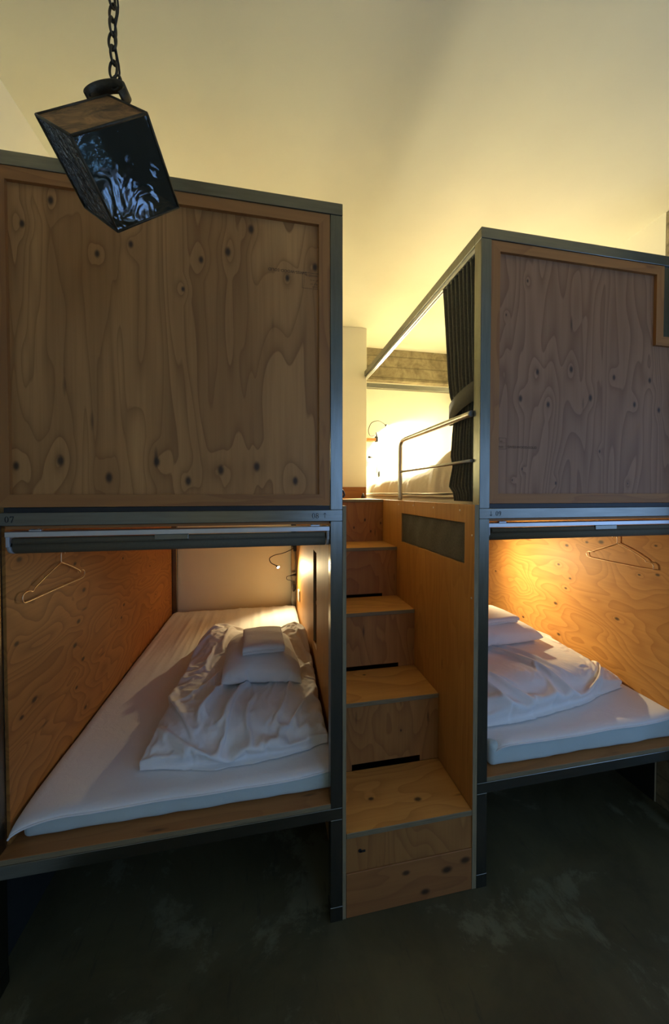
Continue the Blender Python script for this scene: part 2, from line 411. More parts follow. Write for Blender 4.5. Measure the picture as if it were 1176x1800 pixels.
struct('added_glint_opening', bm, 'chrome')  # frame of a low opening added for the lantern's bright reflection
bm = bmesh.new()
for (a, b_) in ((sy0, sy0+.05), (-1.63, -1.57), (sy1-.05, sy1)): box(bm, XE+.02, XE+.07, a, b_, sz0, sz1)
box(bm, XE+.02, XE+.07, sy0, sy1, sz0, sz0+.05); box(bm, XE+.02, XE+.07, sy0, sy1, sz1-.05, sz1)
struct('window_2', bm, 'chrome')
bm = bmesh.new(); wx0, wx1, wz0, wz1 = .42, 1.98, .92, 2.38
box(bm, XL, wx0, YF-.1, YF, 0, ZC); box(bm, wx1, XE, YF-.1, YF, 0, ZC)
box(bm, wx0, wx1, YF-.1, YF, 0, wz0); box(bm, wx0, wx1, YF-.1, YF, wz1, ZC)
struct('wall_front', bm, 'white_paint')
bm = bmesh.new(); t = .04
box(bm, wx0, wx1, YF-.08, YF-.03, wz0, wz0+t); box(bm, wx0, wx1, YF-.08, YF-.03, wz1-t, wz1)
box(bm, wx0, wx0+t, YF-.08, YF-.03, wz0+t, wz1-t); box(bm, wx1-t, wx1, YF-.08, YF-.03, wz0+t, wz1-t)
xm = (wx0+wx1)/2; box(bm, xm-.02, xm+.02, YF-.08, YF-.03, wz0+t, wz1-t)
struct('window_1', bm, 'chrome')
# boxed pier behind the stairs and the concrete beam on the back wall
struct('trim_1', B(.014, .500, 1.452, YB, 1.345, ZC, bev=.002), 'white_paint')
struct('trim_2', B(.501, XR, 1.785, YB, 2.358, ZC), 'concrete')
struct('trim_3', B(XR-.003, XR+.32, -.14, .16, 0, ZC, bev=.006), 'concrete')

# ================================================================ BUNKS
PW = .039; TOP = 2.30; ZR0, ZR1 = .336, .375; ZM0, ZM1 = 1.305, 1.3404
def bunk(x0, x1, label, side_right_panel, notch=None, depth=1.84, group=None, topdepth=1.84):
    t = thing('bunk_bed', label, 'bunk bed', ((x0+x1)/2, 0, 0))
    bv = .0012
    ye = depth
    xb = x0+(.040 if x0 < 0 else 0)
    for (px, py, zt) in ((x0, 0, TOP), (x1-PW, 0, TOP), (xb, ye-.04, TOP), (x1-PW, ye-.04, TOP)):
        bm = bmesh.new()
        if py == 0:
            box(bm, px, px+PW, 0, .04, 0, ZR0, bev=bv); box(bm, px, px+PW, 0, .04, ZR1, ZM0-.0008, bev=bv)
            box(bm, px, px+PW, 0, .04, ZM1+.0008, TOP-.038, bev=bv)
            box(bm, px+.003, px+PW-.003, .003, .037, .04, TOP-.05)
        else:
            box(bm, px, px+PW, py, py+.04, 0, ZM0, bev=bv); box(bm, px, px+PW, topdepth-.04, topdepth, ZM1, TOP-.037, bev=bv)
        obj('post', bm, 'metal', t)
    r = obj('rail', B(x0, x1, 0, .04, TOP-.037, TOP, bev=bv), 'metal_x', t)
    mid = obj('rail', B(x0, x1, 0, .04, ZM0, ZM1, bev=bv), 'metal_x', t)
    obj('rail', B(x0, x1, 0, .04, ZR0, ZR1-.001, bev=bv), 'metal_x', t)
    obj('rail', B(x0, x1, ye-.04, ye, ZR0, ZR1-.001), 'metal_x', t)
    obj('rail', B(x0, x1, topdepth-.04, topdepth, TOP-.037, TOP, bev=bv), 'metal_x', t)
    for xs in (x0, x1-PW):
        obj('rail', B(xs, xs+PW, .041, topdepth-.041, TOP-.037, TOP, bev=bv), 'metal', t)
        obj('rail', B(xs, xs+PW, .041, ye-.041, ZR0, ZR1-.001), 'metal', t)
    # small foot collars
    for px in (x0, x1-PW):
        obj('foot', B(px-.0008, px+PW+.0008, -.0008, .041, 0, .048, bev=.001), 'metal', t)
    pl = obj('platform', B(x0+.001, x1-.001, .0005, ye-.05, ZR1, .392, bev=.001), ['ply_platform', 'ply_edge'], t)
    for p in pl.data.polygons:
        if abs(p.normal.z) < .5: p.material_index = 1
    obj('upper_platform', B(x0+PW+.001, x1-PW-.001, .042, topdepth-.05, ZM0-.001, ZM0+.017), 'ply_platform', t)
    return t, mid

# ---- left bunk
LB, midL = bunk(-1.003, 0.0, 'dark steel bunk with pale swirly plywood front, left of the stairs, marked 07 and 08', False)
obj('side_panel', B(-.966, -.957, .045, 1.79, .394, ZM0-.002), 'ply_side_left', LB)
def mitred(bm, x0, x1, z0, z1, w, y0, y1):
    """picture frame of four mitred boards"""
    O = [(x0, z0), (x1, z0), (x1, z1), (x0, z1)]; I = [(x0+w, z0+w), (x1-w, z0+w), (x1-w, z1-w), (x0+w, z1-w)]
    for k in range(4):
        k2 = (k+1) % 4
        q = [O[k], O[k2], I[k2], I[k]]
        f = [bm.verts.new((p[0], y0, p[1])) for p in q]; r = [bm.verts.new((p[0], y1, p[1])) for p in q]
        bm.faces.new(f[::-1]); bm.faces.new(r)
        for a in range(4): bm.faces.new((f[a], f[(a+1) % 4], r[(a+1) % 4], r[a]))
def frame_obj(parent, x0, x1, z0, z1, w, y0, y1):
    bm = bmesh.new(); mitred(bm, x0, x1, z0, z1, w, y0, y1)
    o = obj('panel_frame', bm, ['frame_wood', 'frame_wood_x'], parent)
    for p in o.data.polygons:
        c = p.center
        lx = c.x+root_of(parent).location.x; inx = min(lx-x0, x1-lx); inz = min(c.z-z0, z1-c.z)
        if inz < inx and inz < w: p.material_index = 1
    return o
pan = obj('front_panel', B(-.94, -.060, .014, .026, 1.37, 2.25), 'ply_left', LB)
frame_obj(pan, -.952, -.0405, 1.3555, 2.2625, .0345, .003, .030)
obj('filler_strip', B(-.934, -.041, .006, .03, ZM1+.0005, 1.354), 'dark', LB)

def font_mesh(txt, size, mirror=False):
    c = bpy.data.curves.new('t', 'FONT'); c.body = txt; c.size = size; c.align_x = 'LEFT'; c.resolution_u = 2
    o = bpy.data.objects.new('t', c); S.collection.objects.link(o)
    bpy.context.view_layer.update()
    me = bpy.data.meshes.new_from_object(o.evaluated_get(bpy.context.evaluated_depsgraph_get()))
    bpy.data.objects.remove(o); bpy.data.curves.remove(c)
    return me
def text_into(bm, txt, size, x, z, y, rot=0.0):
    me = font_mesh(txt, size); n0 = len(bm.verts)
    bm.from_mesh(me); bm.verts.ensure_lookup_table()
    cr, sr = math.cos(rot), math.sin(rot)
    for v in bm.verts[n0:]:
        a, b_ = v.co.x, v.co.y
        v.co = Vector((x+a*cr-b_*sr, y, z+a*sr+b_*cr))
    bpy.data.meshes.remove(me)
def line(bm, x0, z0, x1, z1, y, w=.0009):
    d = Vector((x1-x0, z1-z0)); n = Vector((-d.y, d.x)).normalized()*w/2
    poly(bm, [(x0-n.x, z0-n.y), (x1-n.x, z1-n.y), (x1+n.x, z1+n.y), (x0+n.x, z0+n.y)], y)
# faded mill stamp, upside down on the left panel
ys = .0135
bm = bmesh.new()
text_into(bm, 'SWISS-WOOD-SOLID', .0125, -.112, 2.062, ys, PI)
line(bm, -.126, 2.060, -.076, 2.060, ys); line(bm, -.126, 2.012, -.076, 2.012, ys); line(bm, -.126, 2.012, -.126, 2.060, ys)
text_into(bm, 'WOOD N', .0085, -.078, 2.055, ys, PI); text_into(bm, 'PS 1-95 CD', .005, -.078, 2.040, ys, PI)
text_into(bm, 'PLY 13', .0075, -.078, 2.029, ys, PI); text_into(bm, 'SOLID', .006, -.078, 2.020, ys, PI)
for v in bm.verts: v.co.z += .022
obj('mill_stamp', bm, 'stamp_ink', pan, recalc=False)
# numbers
bm = bmesh.new(); yn = -.0006; h = .0165; zc = (ZM0+ZM1)/2-h/2
glyph(bm, 'd', -.962, zc, h, yn)
obj('arrow', bm, 'ink', midL, recalc=False); bm = bmesh.new()
glyph(bm, '0', -.929, zc, h, yn); glyph(bm, '7', -.9165, zc, h, yn)
obj('bunk_number', bm, 'ink', midL, 'printed number 07', recalc=False)
bm = bmesh.new()
glyph(bm, '0', -.098, zc, h, yn); glyph(bm, '8', -.0865, zc, h, yn)
obj('bunk_number', bm, 'ink', midL, 'printed number 08', recalc=False)
bm = bmesh.new(); glyph(bm, 'u', -.062, zc, h, yn); obj('arrow', bm, 'ink', midL, recalc=False)
# little black hook on the stair side of the left bunk
bm = bmesh.new(); tube(bm, bez([(0, .02, 1.405), (.006, .02, 1.40), (.010, .02, 1.388), (.004, .02, 1.380)], 4), .003, 8)
obj('hook', bm, 'dark', LB, 'small black hook')

# ---- right bunk
RB, midR = bunk(.4828, 1.455, 'dark steel framed bunk with brown plywood front, right of the stairs, marked 09', True, topdepth=1.75)
obj('side_panel', B(1.42, 1.43, .045, 1.79, .394, ZM0-.002), 'ply_side_right', RB)
pan = obj('front_panel', B(.53, 1.415, .014, .026, 1.37, 1.985), 'ply_right', RB)
obj('front_panel', B(.53, 1.25, .014, .026, 1.985, 2.25), 'ply_right', RB)
# moulding follows the stepped outline
def stepped(bm, O, w, y0, y1):
    n = len(O)
    I = []
    for k in range(n):
        p0, p, p1 = Vector(O[k-1]), Vector(O[k]), Vector(O[(k+1) % n])
        d0 = (p-p0).normalized(); d1 = (p1-p).normalized()
        n0 = Vector((-d0.y, d0.x)); n1 = Vector((-d1.y, d1.x))
        I.append(p+(n0+n1)*w)
    for k in range(n):
        k2 = (k+1) % n; q = [O[k], O[k2], I[k2], I[k]]
        f = [bm.verts.new((p[0], y0, p[1])) for p in q]; r = [bm.verts.new((p[0], y1, p[1])) for p in q]
        bm.faces.new(f[::-1]); bm.faces.new(r)
        for a in range(4): bm.faces.new((f[a], f[(a+1) % 4], r[(a+1) % 4], r[a]))
bm = bmesh.new()
stepped(bm, [(.5225, 1.3575), (1.4155, 1.3575), (1.4155, 1.995), (1.2615, 1.995), (1.2615, 2.2615), (.5225, 2.2615)], .0345, .003, .030)
o = obj('panel_frame', bm, ['frame_wood', 'frame_wood_x'], pan)
for p in o.data.polygons:
    c = p.center; z = c.z; x = c.x+RB.location.x
    if (z < 1.393 and .54 < x < 1.4) or (z > 2.228 and .54 < x < 1.245) or (1.955 < z < 1.999 and 1.25 < x < 1.4): p.material_index = 1
obj('filler_strip', B(.5225, 1.415, .006, .03, ZM1+.0005, 1.356), 'dark', RB)
obj('corner_plate', B(1.263, 1.4155, .006, .03, 1.9965, TOP-.038), 'metal', RB, 'bare steel plate over the stepped corner')
bm = bmesh.new()
text_into(bm, 'SWISS-WOOD-SOLID', .0125, .6, 1.553, ys); 
line(bm, .556, 1.588, .594, 1.588, ys); line(bm, .556, 1.571, .592, 1.571, ys, .0006); line(bm, .556, 1.549, .594, 1.549, ys); line(bm, .594, 1.549, .594, 1.588, ys)
text_into(bm, 'PS', .008, .560, 1.580, ys); text_into(bm, 'N WD', .007, .560, 1.5735, ys); text_into(bm, 'SOLID', .0085, .560, 1.554, ys)
obj('mill_stamp', bm, 'stamp_ink', pan, recalc=False)
bm = bmesh.new()
glyph(bm, 'd', .523, zc, h, yn); obj('arrow', bm, 'ink', midR, recalc=False); bm = bmesh.new(); glyph(bm, '0', .546, zc, h, yn); glyph(bm, '9', .5575, zc, h, yn)
obj('bunk_number', bm, 'ink', midR, 'printed number 09', recalc=False)
# guard rail, a bent steel tube with a thinner bar
gx = .478
bm = bmesh.new(); tube(bm, bez([(gx, .72, 1.356), (gx, .72, 1.45), (gx, .72, 1.58), (gx, .718, 1.645), (gx, .700, 1.668), (gx, .665, 1.676), (gx, .5, 1.676), (gx, .2, 1.676), (gx, .0425, 1.676)], 6), .0115, 16)
gr = obj('guard_rail', bm, 'steel', RB, 'bent stainless guard rail')
bm = bmesh.new(); tube(bm, [(gx, .0425, 1.509), (gx, .71, 1.509)], .006, 12)
obj('rail_bar', bm, 'steel', gr)
bm = bmesh.new(); box(bm, .4915, .4975, .05, 1.70, 2.247, 2.2595); box(bm, .5035, .5095, .05, 1.70, 2.247, 2.2595); box(bm, .4915, .5095, .05, 1.7, 2.2595, 2.2625)
obj('curtain_track', bm, 'alu', RB, 'pale metal curtain track')

# ================================================================ ROLLER BLINDS
def blind(x0, x1, hx0, hx1, label):
    t = thing('roller_blind', label, 'roller blind', ((x0+x1)/2, .03, 1.28), 'rolled up blinds above the lower bunks')
    obj('headrail', B(x0, x1, .006, .05, 1.2735, 1.288, bev=.001), 'alu', t, 'bright aluminium headrail')
    bm = bmesh.new(); tube(bm, [(x0+.012, .036, 1.2455), (x1-.012, .036, 1.2455)], .0205, 28); obj('rolled_fabric', bm, 'blind', t)
    bm = bmesh.new(); tube(bm, [(x0+.016, .016, 1.262), (x1-.016, .016, 1.262)], .0092, 18); bar = obj('bottom_bar', bm, 'blind', t)
    bm = bmesh.new(); box(bm, hx0, hx1, .0035, .012, 1.2575, 1.2735, bev=.002, seg=2); obj('pull_tab', bm, 'metal_x', bar)
    for xs in (x0, x1-.009):
        bm = bmesh.new(); box(bm, xs, xs+.009, .008, .052, 1.245, 1.2785, bev=.002); tube(bm, [(xs, .034, 1.246), (xs+.009, .034, 1.246)], .0205, 20)
        obj('bracket', bm, 'plastic_grey', t)
    for xs in (x0+.05, x1-.06):
        bm = bmesh.new(); box(bm, xs, xs+.03, .018, .03, 1.288, 1.293, bev=.001); disc(bm, (xs+.007, .024, 1.293), (0, 0, 1), .004, .004); disc(bm, (xs+.022, .024, 1.293), (0, 0, 1), .004, .004)
        obj('mounting_clip', bm, 'alu', t)
    obj('mounting_batten', B(x0, x1, .012, .05, 1.2955, 1.3035), 'ply_platform', t, 'bare plywood batten')
    return t
blind(-.934, -.0405, -.558, -.464, 'dark grey roller blind rolled up above the left lower bed, under the number 08')
blind(.5225, 1.4155, .966, 1.062, 'dark grey roller blind rolled up above the right lower bed, under the number 09')

# ================================================================ STAIRS
T = thing('staircase', 'narrow boxed plywood staircase between the two bunks', 'stairs', (.24, .4, 0))
XS0, XS1 = .0125, .4656
ys_ = [0.0, .2508, .4962, .7331, .9709]; zs = [.2829, .558, .8309, 1.0992, 1.355]; tt = .018
for k in range(4):
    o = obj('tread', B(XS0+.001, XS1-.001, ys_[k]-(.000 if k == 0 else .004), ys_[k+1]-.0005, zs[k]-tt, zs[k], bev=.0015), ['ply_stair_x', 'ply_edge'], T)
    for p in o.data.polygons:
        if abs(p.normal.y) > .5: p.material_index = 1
    if k > 0:
        pass
def riser(y, z0, z1, slot):
    bm = bmesh.new(); y1 = y+.012
    if slot:
        a, b_, sh = slot
        box(bm, XS0+.001, a, y, y1, z0, z1); box(bm, b_, XS1-.001, y, y1, z0, z1); box(bm, a, b_, y, y1, z0+sh, z1)
    else: box(bm, XS0+.001, XS1-.001, y, y1, z0, z1)
    return obj('riser', bm, 'ply_stair_z', T)
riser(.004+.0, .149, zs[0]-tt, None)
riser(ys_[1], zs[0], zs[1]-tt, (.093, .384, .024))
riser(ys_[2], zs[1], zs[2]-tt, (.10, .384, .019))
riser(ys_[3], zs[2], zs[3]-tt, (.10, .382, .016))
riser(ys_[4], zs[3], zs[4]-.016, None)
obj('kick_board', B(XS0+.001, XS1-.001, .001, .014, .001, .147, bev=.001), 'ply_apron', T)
bm = bmesh.new(); disc(bm, (.060, .0035, .217), (0, -1, 0), .0055, .002); box(bm, .060, .078, .0015, .0035, .211, .217)
obj('lock', bm, 'dark', T, 'small dark cam lock')
o = obj('landing', B(XS0+.001, XS1+.0, ys_[4]-.006, 1.4515, 1.339, 1.355, bev=.001), ['ply_stair_x', 'ply_edge'], T)
for p in o.data.polygons:
    if abs(p.normal.y) > .5: p.material_index = 1
obj('skirting', B(.014, .494, 1.440, 1.4515, 1.3555, 1.438), 'frame_wood_x', T)
# side panels
pyl = 'ply_stair_side'
def sidepanel(bm, x0, x1, wins, yend=1.44, ztop=1.353):
    """vertical board with rectangular openings (y0,y1,z0,z1)"""
    y0, y1, z0, z1 = wins
    box(bm, x0, x1, 0.0005, y0, .001, ztop); box(bm, x0, x1, y1, yend, .001, ztop)
    box(bm, x0, x1, y0, y1, .001, z0); box(bm, x0, x1, y0, y1, z1, ztop)
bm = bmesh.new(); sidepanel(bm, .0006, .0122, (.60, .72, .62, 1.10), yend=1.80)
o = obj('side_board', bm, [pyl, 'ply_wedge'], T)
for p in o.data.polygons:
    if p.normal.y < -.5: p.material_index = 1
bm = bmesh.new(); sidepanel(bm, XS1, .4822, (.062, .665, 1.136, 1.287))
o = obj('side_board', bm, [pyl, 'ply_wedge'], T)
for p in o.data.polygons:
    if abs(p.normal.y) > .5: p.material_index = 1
bm = bmesh.new(); a0, a1, c0, c1 = .601, .719, .621, 1.099
box(bm, .0125, .11, a0-.008, a0, c0-.008, c1+.008); box(bm, .0125, .11, a1, a1+.008, c0-.008, c1+.008)
box(bm, .0125, .11, a0, a1, c0-.008, c0); box(bm, .0125, .11, a0, a1, c1, c1+.008); box(bm, .11, .118, a0-.008, a1+.008, c0-.008, c1+.008)
obj('niche', bm, 'ply_stair_z', T, 'tall narrow niche facing the left lower bed')
obj('back_board', B(.0125, .465, 1.428, 1.44, .001, 1.338), pyl, T)
# pocket cloth behind the window of the right board
bm = bmesh.new(); n1, n2 = 60, 20; rows = []
for j in range(n2+1):
    r = []
    for i in range(n1+1):
        y = .063+(.601)*i/n1; z = 1.137+.149*j/n2
        x = .4745+.003*math.sin(y*55+2*math.sin(z*20))*(j/n2*.5+.5)+.002*wr(0, y, z, 20)
        r.append(bm.verts.new((x, y, z)))
    rows.append(r)
for j in range(n2):
    for i in range(n1): bm.faces.new((rows[j][i], rows[j][i+1], rows[j+1][i+1], rows[j+1][i])).smooth = True
ext = bmesh.ops.extrude_face_region(bm, geom=list(bm.faces))
for v in [e for e in ext['geom'] if isinstance(e, bmesh.types.BMVert)]: v.co.x += .0025
obj('pocket', bm, 'pocket', T, 'grey cloth storage pocket')
for (y, z) in ((.516, 1.333), (.305, 1.332), (.095, 1.330), (.016, 1.246), (.016, 1.026), (.71, 1.333)):
    bm = bmesh.new(); tube(bm, [(XS1, y, z), (XS1-.001, y, z), (XS1-.0018, y, z)], .004, 12, radii=[.004, .0036, .0018]); obj('screw', bm, 'screw', T)
bm = bmesh.new(); tube(bm, [(.448, 1.36, 1.3555), (.448, 1.36, 1.37), (.448, 1.36, 1.378), (.448, 1.36, 1.392)], .01, 14, radii=[.014, .014, .008, .004])
obj('cable_plug', bm, 'dark', T, 'black cap on the landing')

# ================================================================ MATTRESSES
def mattress(x0, x1, y0, y1, z0, z1, label, flare, cat='mattress', mat='sheet', body='mattress', zback=0.0, wrinkle=None):
    t = thing('mattress', label, cat, ((x0+x1)/2, (y0+y1)/2, z0))
    # side band
    bm = bmesh.new(); box(bm, x0+.012, x1-.006, y0+.012, y1-.012, z0, z1-.012, bev=.02, seg=4)
    bmesh.ops.subdivide_edges(bm, edges=[e for e in bm.edges if e.calc_length() > .3], cuts=60, use_grid_fill=True)
    for v in bm.verts:
        if v.co.y < y0+.05: v.co.y += .004*wr(v.co.x, 0, v.co.z, 14)
    obj('mattress_body', bm, body, t, smooth=True)
    # fitted sheet with a hem that sags over the edge
    nx, ny = 120, 200; bm = bmesh.new(); rows = []
    for j in range(ny+1):
        v = j/ny; r = []
        for i in range(nx+1):
            u = i/nx
            a = .5-.5*math.cos(PI*u); b_ = .5-.5*math.cos(PI*v)
            x = x0+(x1-x0)*a; y = y0+(y1-y0)*b_
            ex = min(x-x0, x1-x); ey = min(y-y0, y1-y)
            e = math.sqrt(max(0, min(1, ex/.05)))*1.0; f = math.sqrt(max(0, min(1, ey/.05)))
            drop = (1-math.sqrt(max(0, 1-(1-min(1, ex/.035))**2)))*.011+(1-math.sqrt(max(0, 1-(1-min(1, ey/.035))**2)))*.013
            zt = z1+zback*((y-y0)/(y1-y0))
            z = zt-drop+.0035*wr(x, y, 1.3, 6)
            if wrinkle: z += wrinkle(x, y)
            # front edge waviness
            y += .006*wr(x, 0, 3.3, 6)*(1 if v < .1 else 0)
            for (fx, fy, fr, dx, dy, dz) in flare:
                d = math.hypot(x-fx, y-fy)/fr
                if d < 1: k = (1-d)**2; x += dx*k; y += dy*k; z += dz*k
            r.append(bm.verts.new((x, y, z)))
        rows.append(r)
    for j in range(ny):
        for i in range(nx): bm.faces.new((rows[j][i], rows[j][i+1], rows[j+1][i+1], rows[j+1][i])).smooth = True
    hemf = [v.co.copy() for v in rows[0]]
    ext = bmesh.ops.extrude_face_region(bm, geom=list(bm.faces))
    for v in [q for q in ext['geom'] if isinstance(q, bmesh.types.BMVert)]: v.co.z -= .006
    sh = obj('fitted_sheet', bm, mat, t)
    bm = bmesh.new(); tube(bm, [Vector((p.x, p.y-.001, p.z-.002)) for p in hemf[::2]], .0028, 8); obj('piping', bm, mat, sh)
    return t
def wl(x, y):
    # pulled creases lengthwise near the head end
    k = max(0, min(1, (y-.55)/.5))
    return k*(.0085*abs(wr(x*30, y*1.6, 2, 1))+.006*wr(x*14+y*1.5, y*1.2, 7, 1))
mattress(-.948, -.010, .040, 1.80, .392, .472, 'white mattress with blue grey side band in the left lower bunk',
         [(-.948, .04, .15, .0, -.020, -.018), (-.01, .05, .14, 0, .02, .002)], zback=.0, wrinkle=wl)
mattress(.545, 1.418, .022, 1.80, .392, .492, 'white mattress with blue grey side band in the right lower bunk',
         [(.545, .022, .10, .03, .02, -.035), (1.418, .02, .14, 0, .02, .0)], zback=.02)
mattress(.535, 1.41, .08, 1.69, ZM0+.017, 1.39, 'cream covered mattress in the right upper bunk behind the guard rail',
         [], mat='beige', body='beige')
mattress(-.96, -.045, .06, 1.79, ZM0+.017, 1.455, 'unseen white mattress added in the left upper bunk to bounce lamp light', [])  # out of view, added as a white surface for lamp bounce

# ---- bedding is draped by a short cloth run over a padded body, then frozen as plain meshes
def pad(name, corners, zb, H, nx, ny, pu, pv, bumps, seed):
    c = [Vector(q) for q in corners]; V = []; F = []
    top = [[0]*(nx+1) for _ in range(ny+1)]; bot = [[0]*(nx+1) for _ in range(ny+1)]
    for j in range(ny+1):
        v = j/ny
        for i in range(nx+1):
            u = i/nx; p = (c[0]*(1-u)+c[1]*u)*(1-v)+(c[3]*(1-u)+c[2]*u)*v; x, y = p.x, p.y
            a = max(0, 1-abs(2*u-1)**pu); b_ = max(0, 1-abs(2*v-1)**pv); pr = (a*b_)**.5
            h = H*pr+.004*wr(x, y, seed, 12)*min(1, pr*2)
            for bx, by, sx, sy, am in bumps: h += am*math.exp(-((x-bx)/sx)**2-((y-by)/sy)**2)*min(1, pr*1.6)
            edge = i in (0, nx) or j in (0, ny)
            top[j][i] = len(V); V.append(Vector((x, y, zb+.004+(0 if edge else max(.004, h)))))
            if edge: bot[j][i] = top[j][i]
            else: bot[j][i] = len(V); V.append(Vector((x, y, zb+.002)))
    for j in range(ny):
        for i in range(nx):
            F.append((top[j][i], top[j][i+1], top[j+1][i+1], top[j+1][i])); F.append((bot[j][i], bot[j+1][i], bot[j+1][i+1], bot[j][i+1]))
    return V, F, top, bot
def mesh_obj(name, V, F, mat=None):
    me = bpy.data.meshes.new(name); me.from_pydata([tuple(v) for v in V], [], F); me.update()
    if mat: me.materials.append(M[mat])
    o = bpy.data.objects.new(name, me); S.collection.objects.link(o); return o
def make_collider(o, friction=20, th=.003):
    o.modifiers.new('collide', 'COLLISION'); o.collision.thickness_outer = th; o.collision.cloth_friction = friction
def drape(o, grow, press, frames, bend, mass, pins=None, selfc=True):
    m_ = o.modifiers.new('cloth', 'CLOTH'); c = m_.settings
    c.quality = 7; c.mass = mass; c.tension_stiffness = 12; c.compression_stiffness = 12; c.shear_stiffness = 4; c.bending_stiffness = bend
    c.shrink_min = -grow; c.shrink_max = -grow; c.use_pressure = True; c.uniform_pressure_force = press; c.air_damping = 2
    c.tension_damping = 8; c.compression_damping = 8; c.shear_damping = 8
    if pins is not None:
        g_ = o.vertex_groups.new(name='pin'); g_.add(pins, 1.0, 'REPLACE'); c.vertex_group_mass = 'pin'
    cs = m_.collision_settings; cs.distance_min = .003; cs.use_self_collision = selfc; cs.self_distance_min = .003; cs.collision_quality = 3
    m_.point_cache.frame_start = 1; m_.point_cache.frame_end = frames
    for f in range(1, frames+1): S.frame_set(f)
    ev = o.evaluated_get(bpy.context.evaluated_depsgraph_get()); me = ev.to_mesh(); P = [v.co.copy() for v in me.vertices]; ev.to_mesh_clear()
    o.modifiers.remove(m_)
    return P
def temp_box(*a):
    bm = bmesh.new(); box(bm, *a); me = bpy.data.meshes.new('support'); bm.to_mesh(me); bm.free()
    o = bpy.data.objects.new('support', me); S.collection.objects.link(o); make_collider(o); return o
def bed_cloth(duvet, pillow, zb, walls, nx, ny, grow, bend, amp, lam, slant, loft, squash, np_=44):
    """returns (duvet mesh object, pillow mesh object)"""
    temps = [temp_box(-1.2, 1.7, -.3, 2, .3, zb)]+[temp_box(*w) for w in walls]
    Hb = duvet['H']*loft
    V, F, _, _ = pad('body', duvet['corners'], zb-.004, Hb, 60, 70, 6, 8, duvet['bumps'], duvet['seed'])
    body = mesh_obj('body', V, F); make_collider(body, 80, .002); temps.append(body)
    V, _, T_, _ = pad('skin', duvet['corners'], zb, Hb, nx, ny, 6, 8, duvet['bumps'], duvet['seed'])
    V2 = []; F2 = []; pins = []
    for j in range(ny+1):
        for i in range(nx+1):
            q = V[T_[j][i]].copy()
            if i in (0, nx) or j in (0, ny): pins.append(len(V2))
            else:
                ms = min(1, 6*min(i/nx, 1-i/nx, j/ny, 1-j/ny))
                q.z += .010+amp*ms*(1+math.sin(2*PI*(q.x+slant*q.y+.05*wr(q.x, q.y, duvet['seed'], 4))/lam))*max(0, .6+1.2*wr(q.x, q.y, 9, 4))
            V2.append(q)
    k = nx+1
    for j in range(ny):
        for i in range(nx): F2.append((j*k+i, j*k+i+1, (j+1)*k+i+1, (j+1)*k+i))
    o = mesh_obj('duvet', V2, F2, 'linen'); P = drape(o, grow, 0.0, 26, bend, .2, pins)
    for v, p in zip(o.data.vertices, P): v.co = p
    o.data.update(); make_collider(o)
    c0, c1 = pillow['corners'][0], pillow['corners'][1]
    under = sorted(p.z for p in P if c0[0] < p.x < c1[0] and .42 < p.y < .85); zt = under[int(len(under)*.92)]
    V, F, _, _ = pad('pillow', pillow['corners'], zt+.01, pillow['H'], np_, np_, 2.6, 2.6, [], pillow['seed'])
    pl = mesh_obj('pillow', V, F, 'linen'); Pp = drape(pl, .01, pillow['press'], 26, .5, .15, None, False)
    z0 = min(p.z for p in Pp)
    for v, p in zip(pl.data.vertices, Pp): v.co = (p.x, p.y, z0+(p.z-z0)*squash)
    for m_ in list(o.modifiers): o.modifiers.remove(m_)
    # close the duvet underneath
    bm = bmesh.new(); bm.from_mesh(o.data); bm.verts.ensure_lookup_table(); low = {}
    for j in range(ny+1):
        for i in range(nx+1):
            n_ = j*k+i; v = bm.verts[n_]
            low[n_] = v if (i in (0, nx) or j in (0, ny)) else None
    for n_ in [q for q in low if low[q] is None]:
        v = bm.verts[n_]; low[n_] = bm.verts.new((v.co.x, v.co.y, zb+.0015)); bm.verts.ensure_lookup_table()
    for j in range(ny):
        for i in range(nx): bm.faces.new((low[j*k+i], low[(j+1)*k+i], low[(j+1)*k+i+1], low[j*k+i+1]))
    bm.to_mesh(o.data); bm.free()
    for q in (o, pl):
        for p in q.data.polygons: p.use_smooth = True
    for t_ in temps: bpy.data.objects.remove(t_)
    S.frame_set(1)
    print('bedding', [round(x, 3) for x in (zt, z0, max(v.co.z for v in pl.data.vertices))])
    return o, pl
def soften(o, lv=1):
    m_ = o.modifiers.new('smooth', 'SUBSURF'); m_.levels = lv; m_.render_levels = lv; return o

# ================================================================ BEDDING, left
dl, pl_ = bed_cloth(dict(corners=[(-.655, .150, 0), (-.018, .160, 0), (-.014, 1.10, 0), (-.60, 1.15, 0)], H=.10, seed=2, bumps=[(-.52, .98, .11, .18, .05), (-.07, .93, .08, .15, .06), (-.30, .62, .16, .16, -.03)]),
    dict(corners=[(-.452, .44, 0), (-.068, .400, 0), (-.110, .86, 0), (-.455, .87, 0)], H=.11, seed=5, press=38), .474, [(-.002, .1, -.2, 2, .3, 1)], 90, 104, .15, 3.5, .018, .105, -.38, .9, .78)
tag(soften(dl), 'crumpled white duvet folded on the left lower bed, under a pillow', 'duvet')
tag(soften(pl_), 'plump white pillow on the left lower bed, under a folded towel', 'pillow')

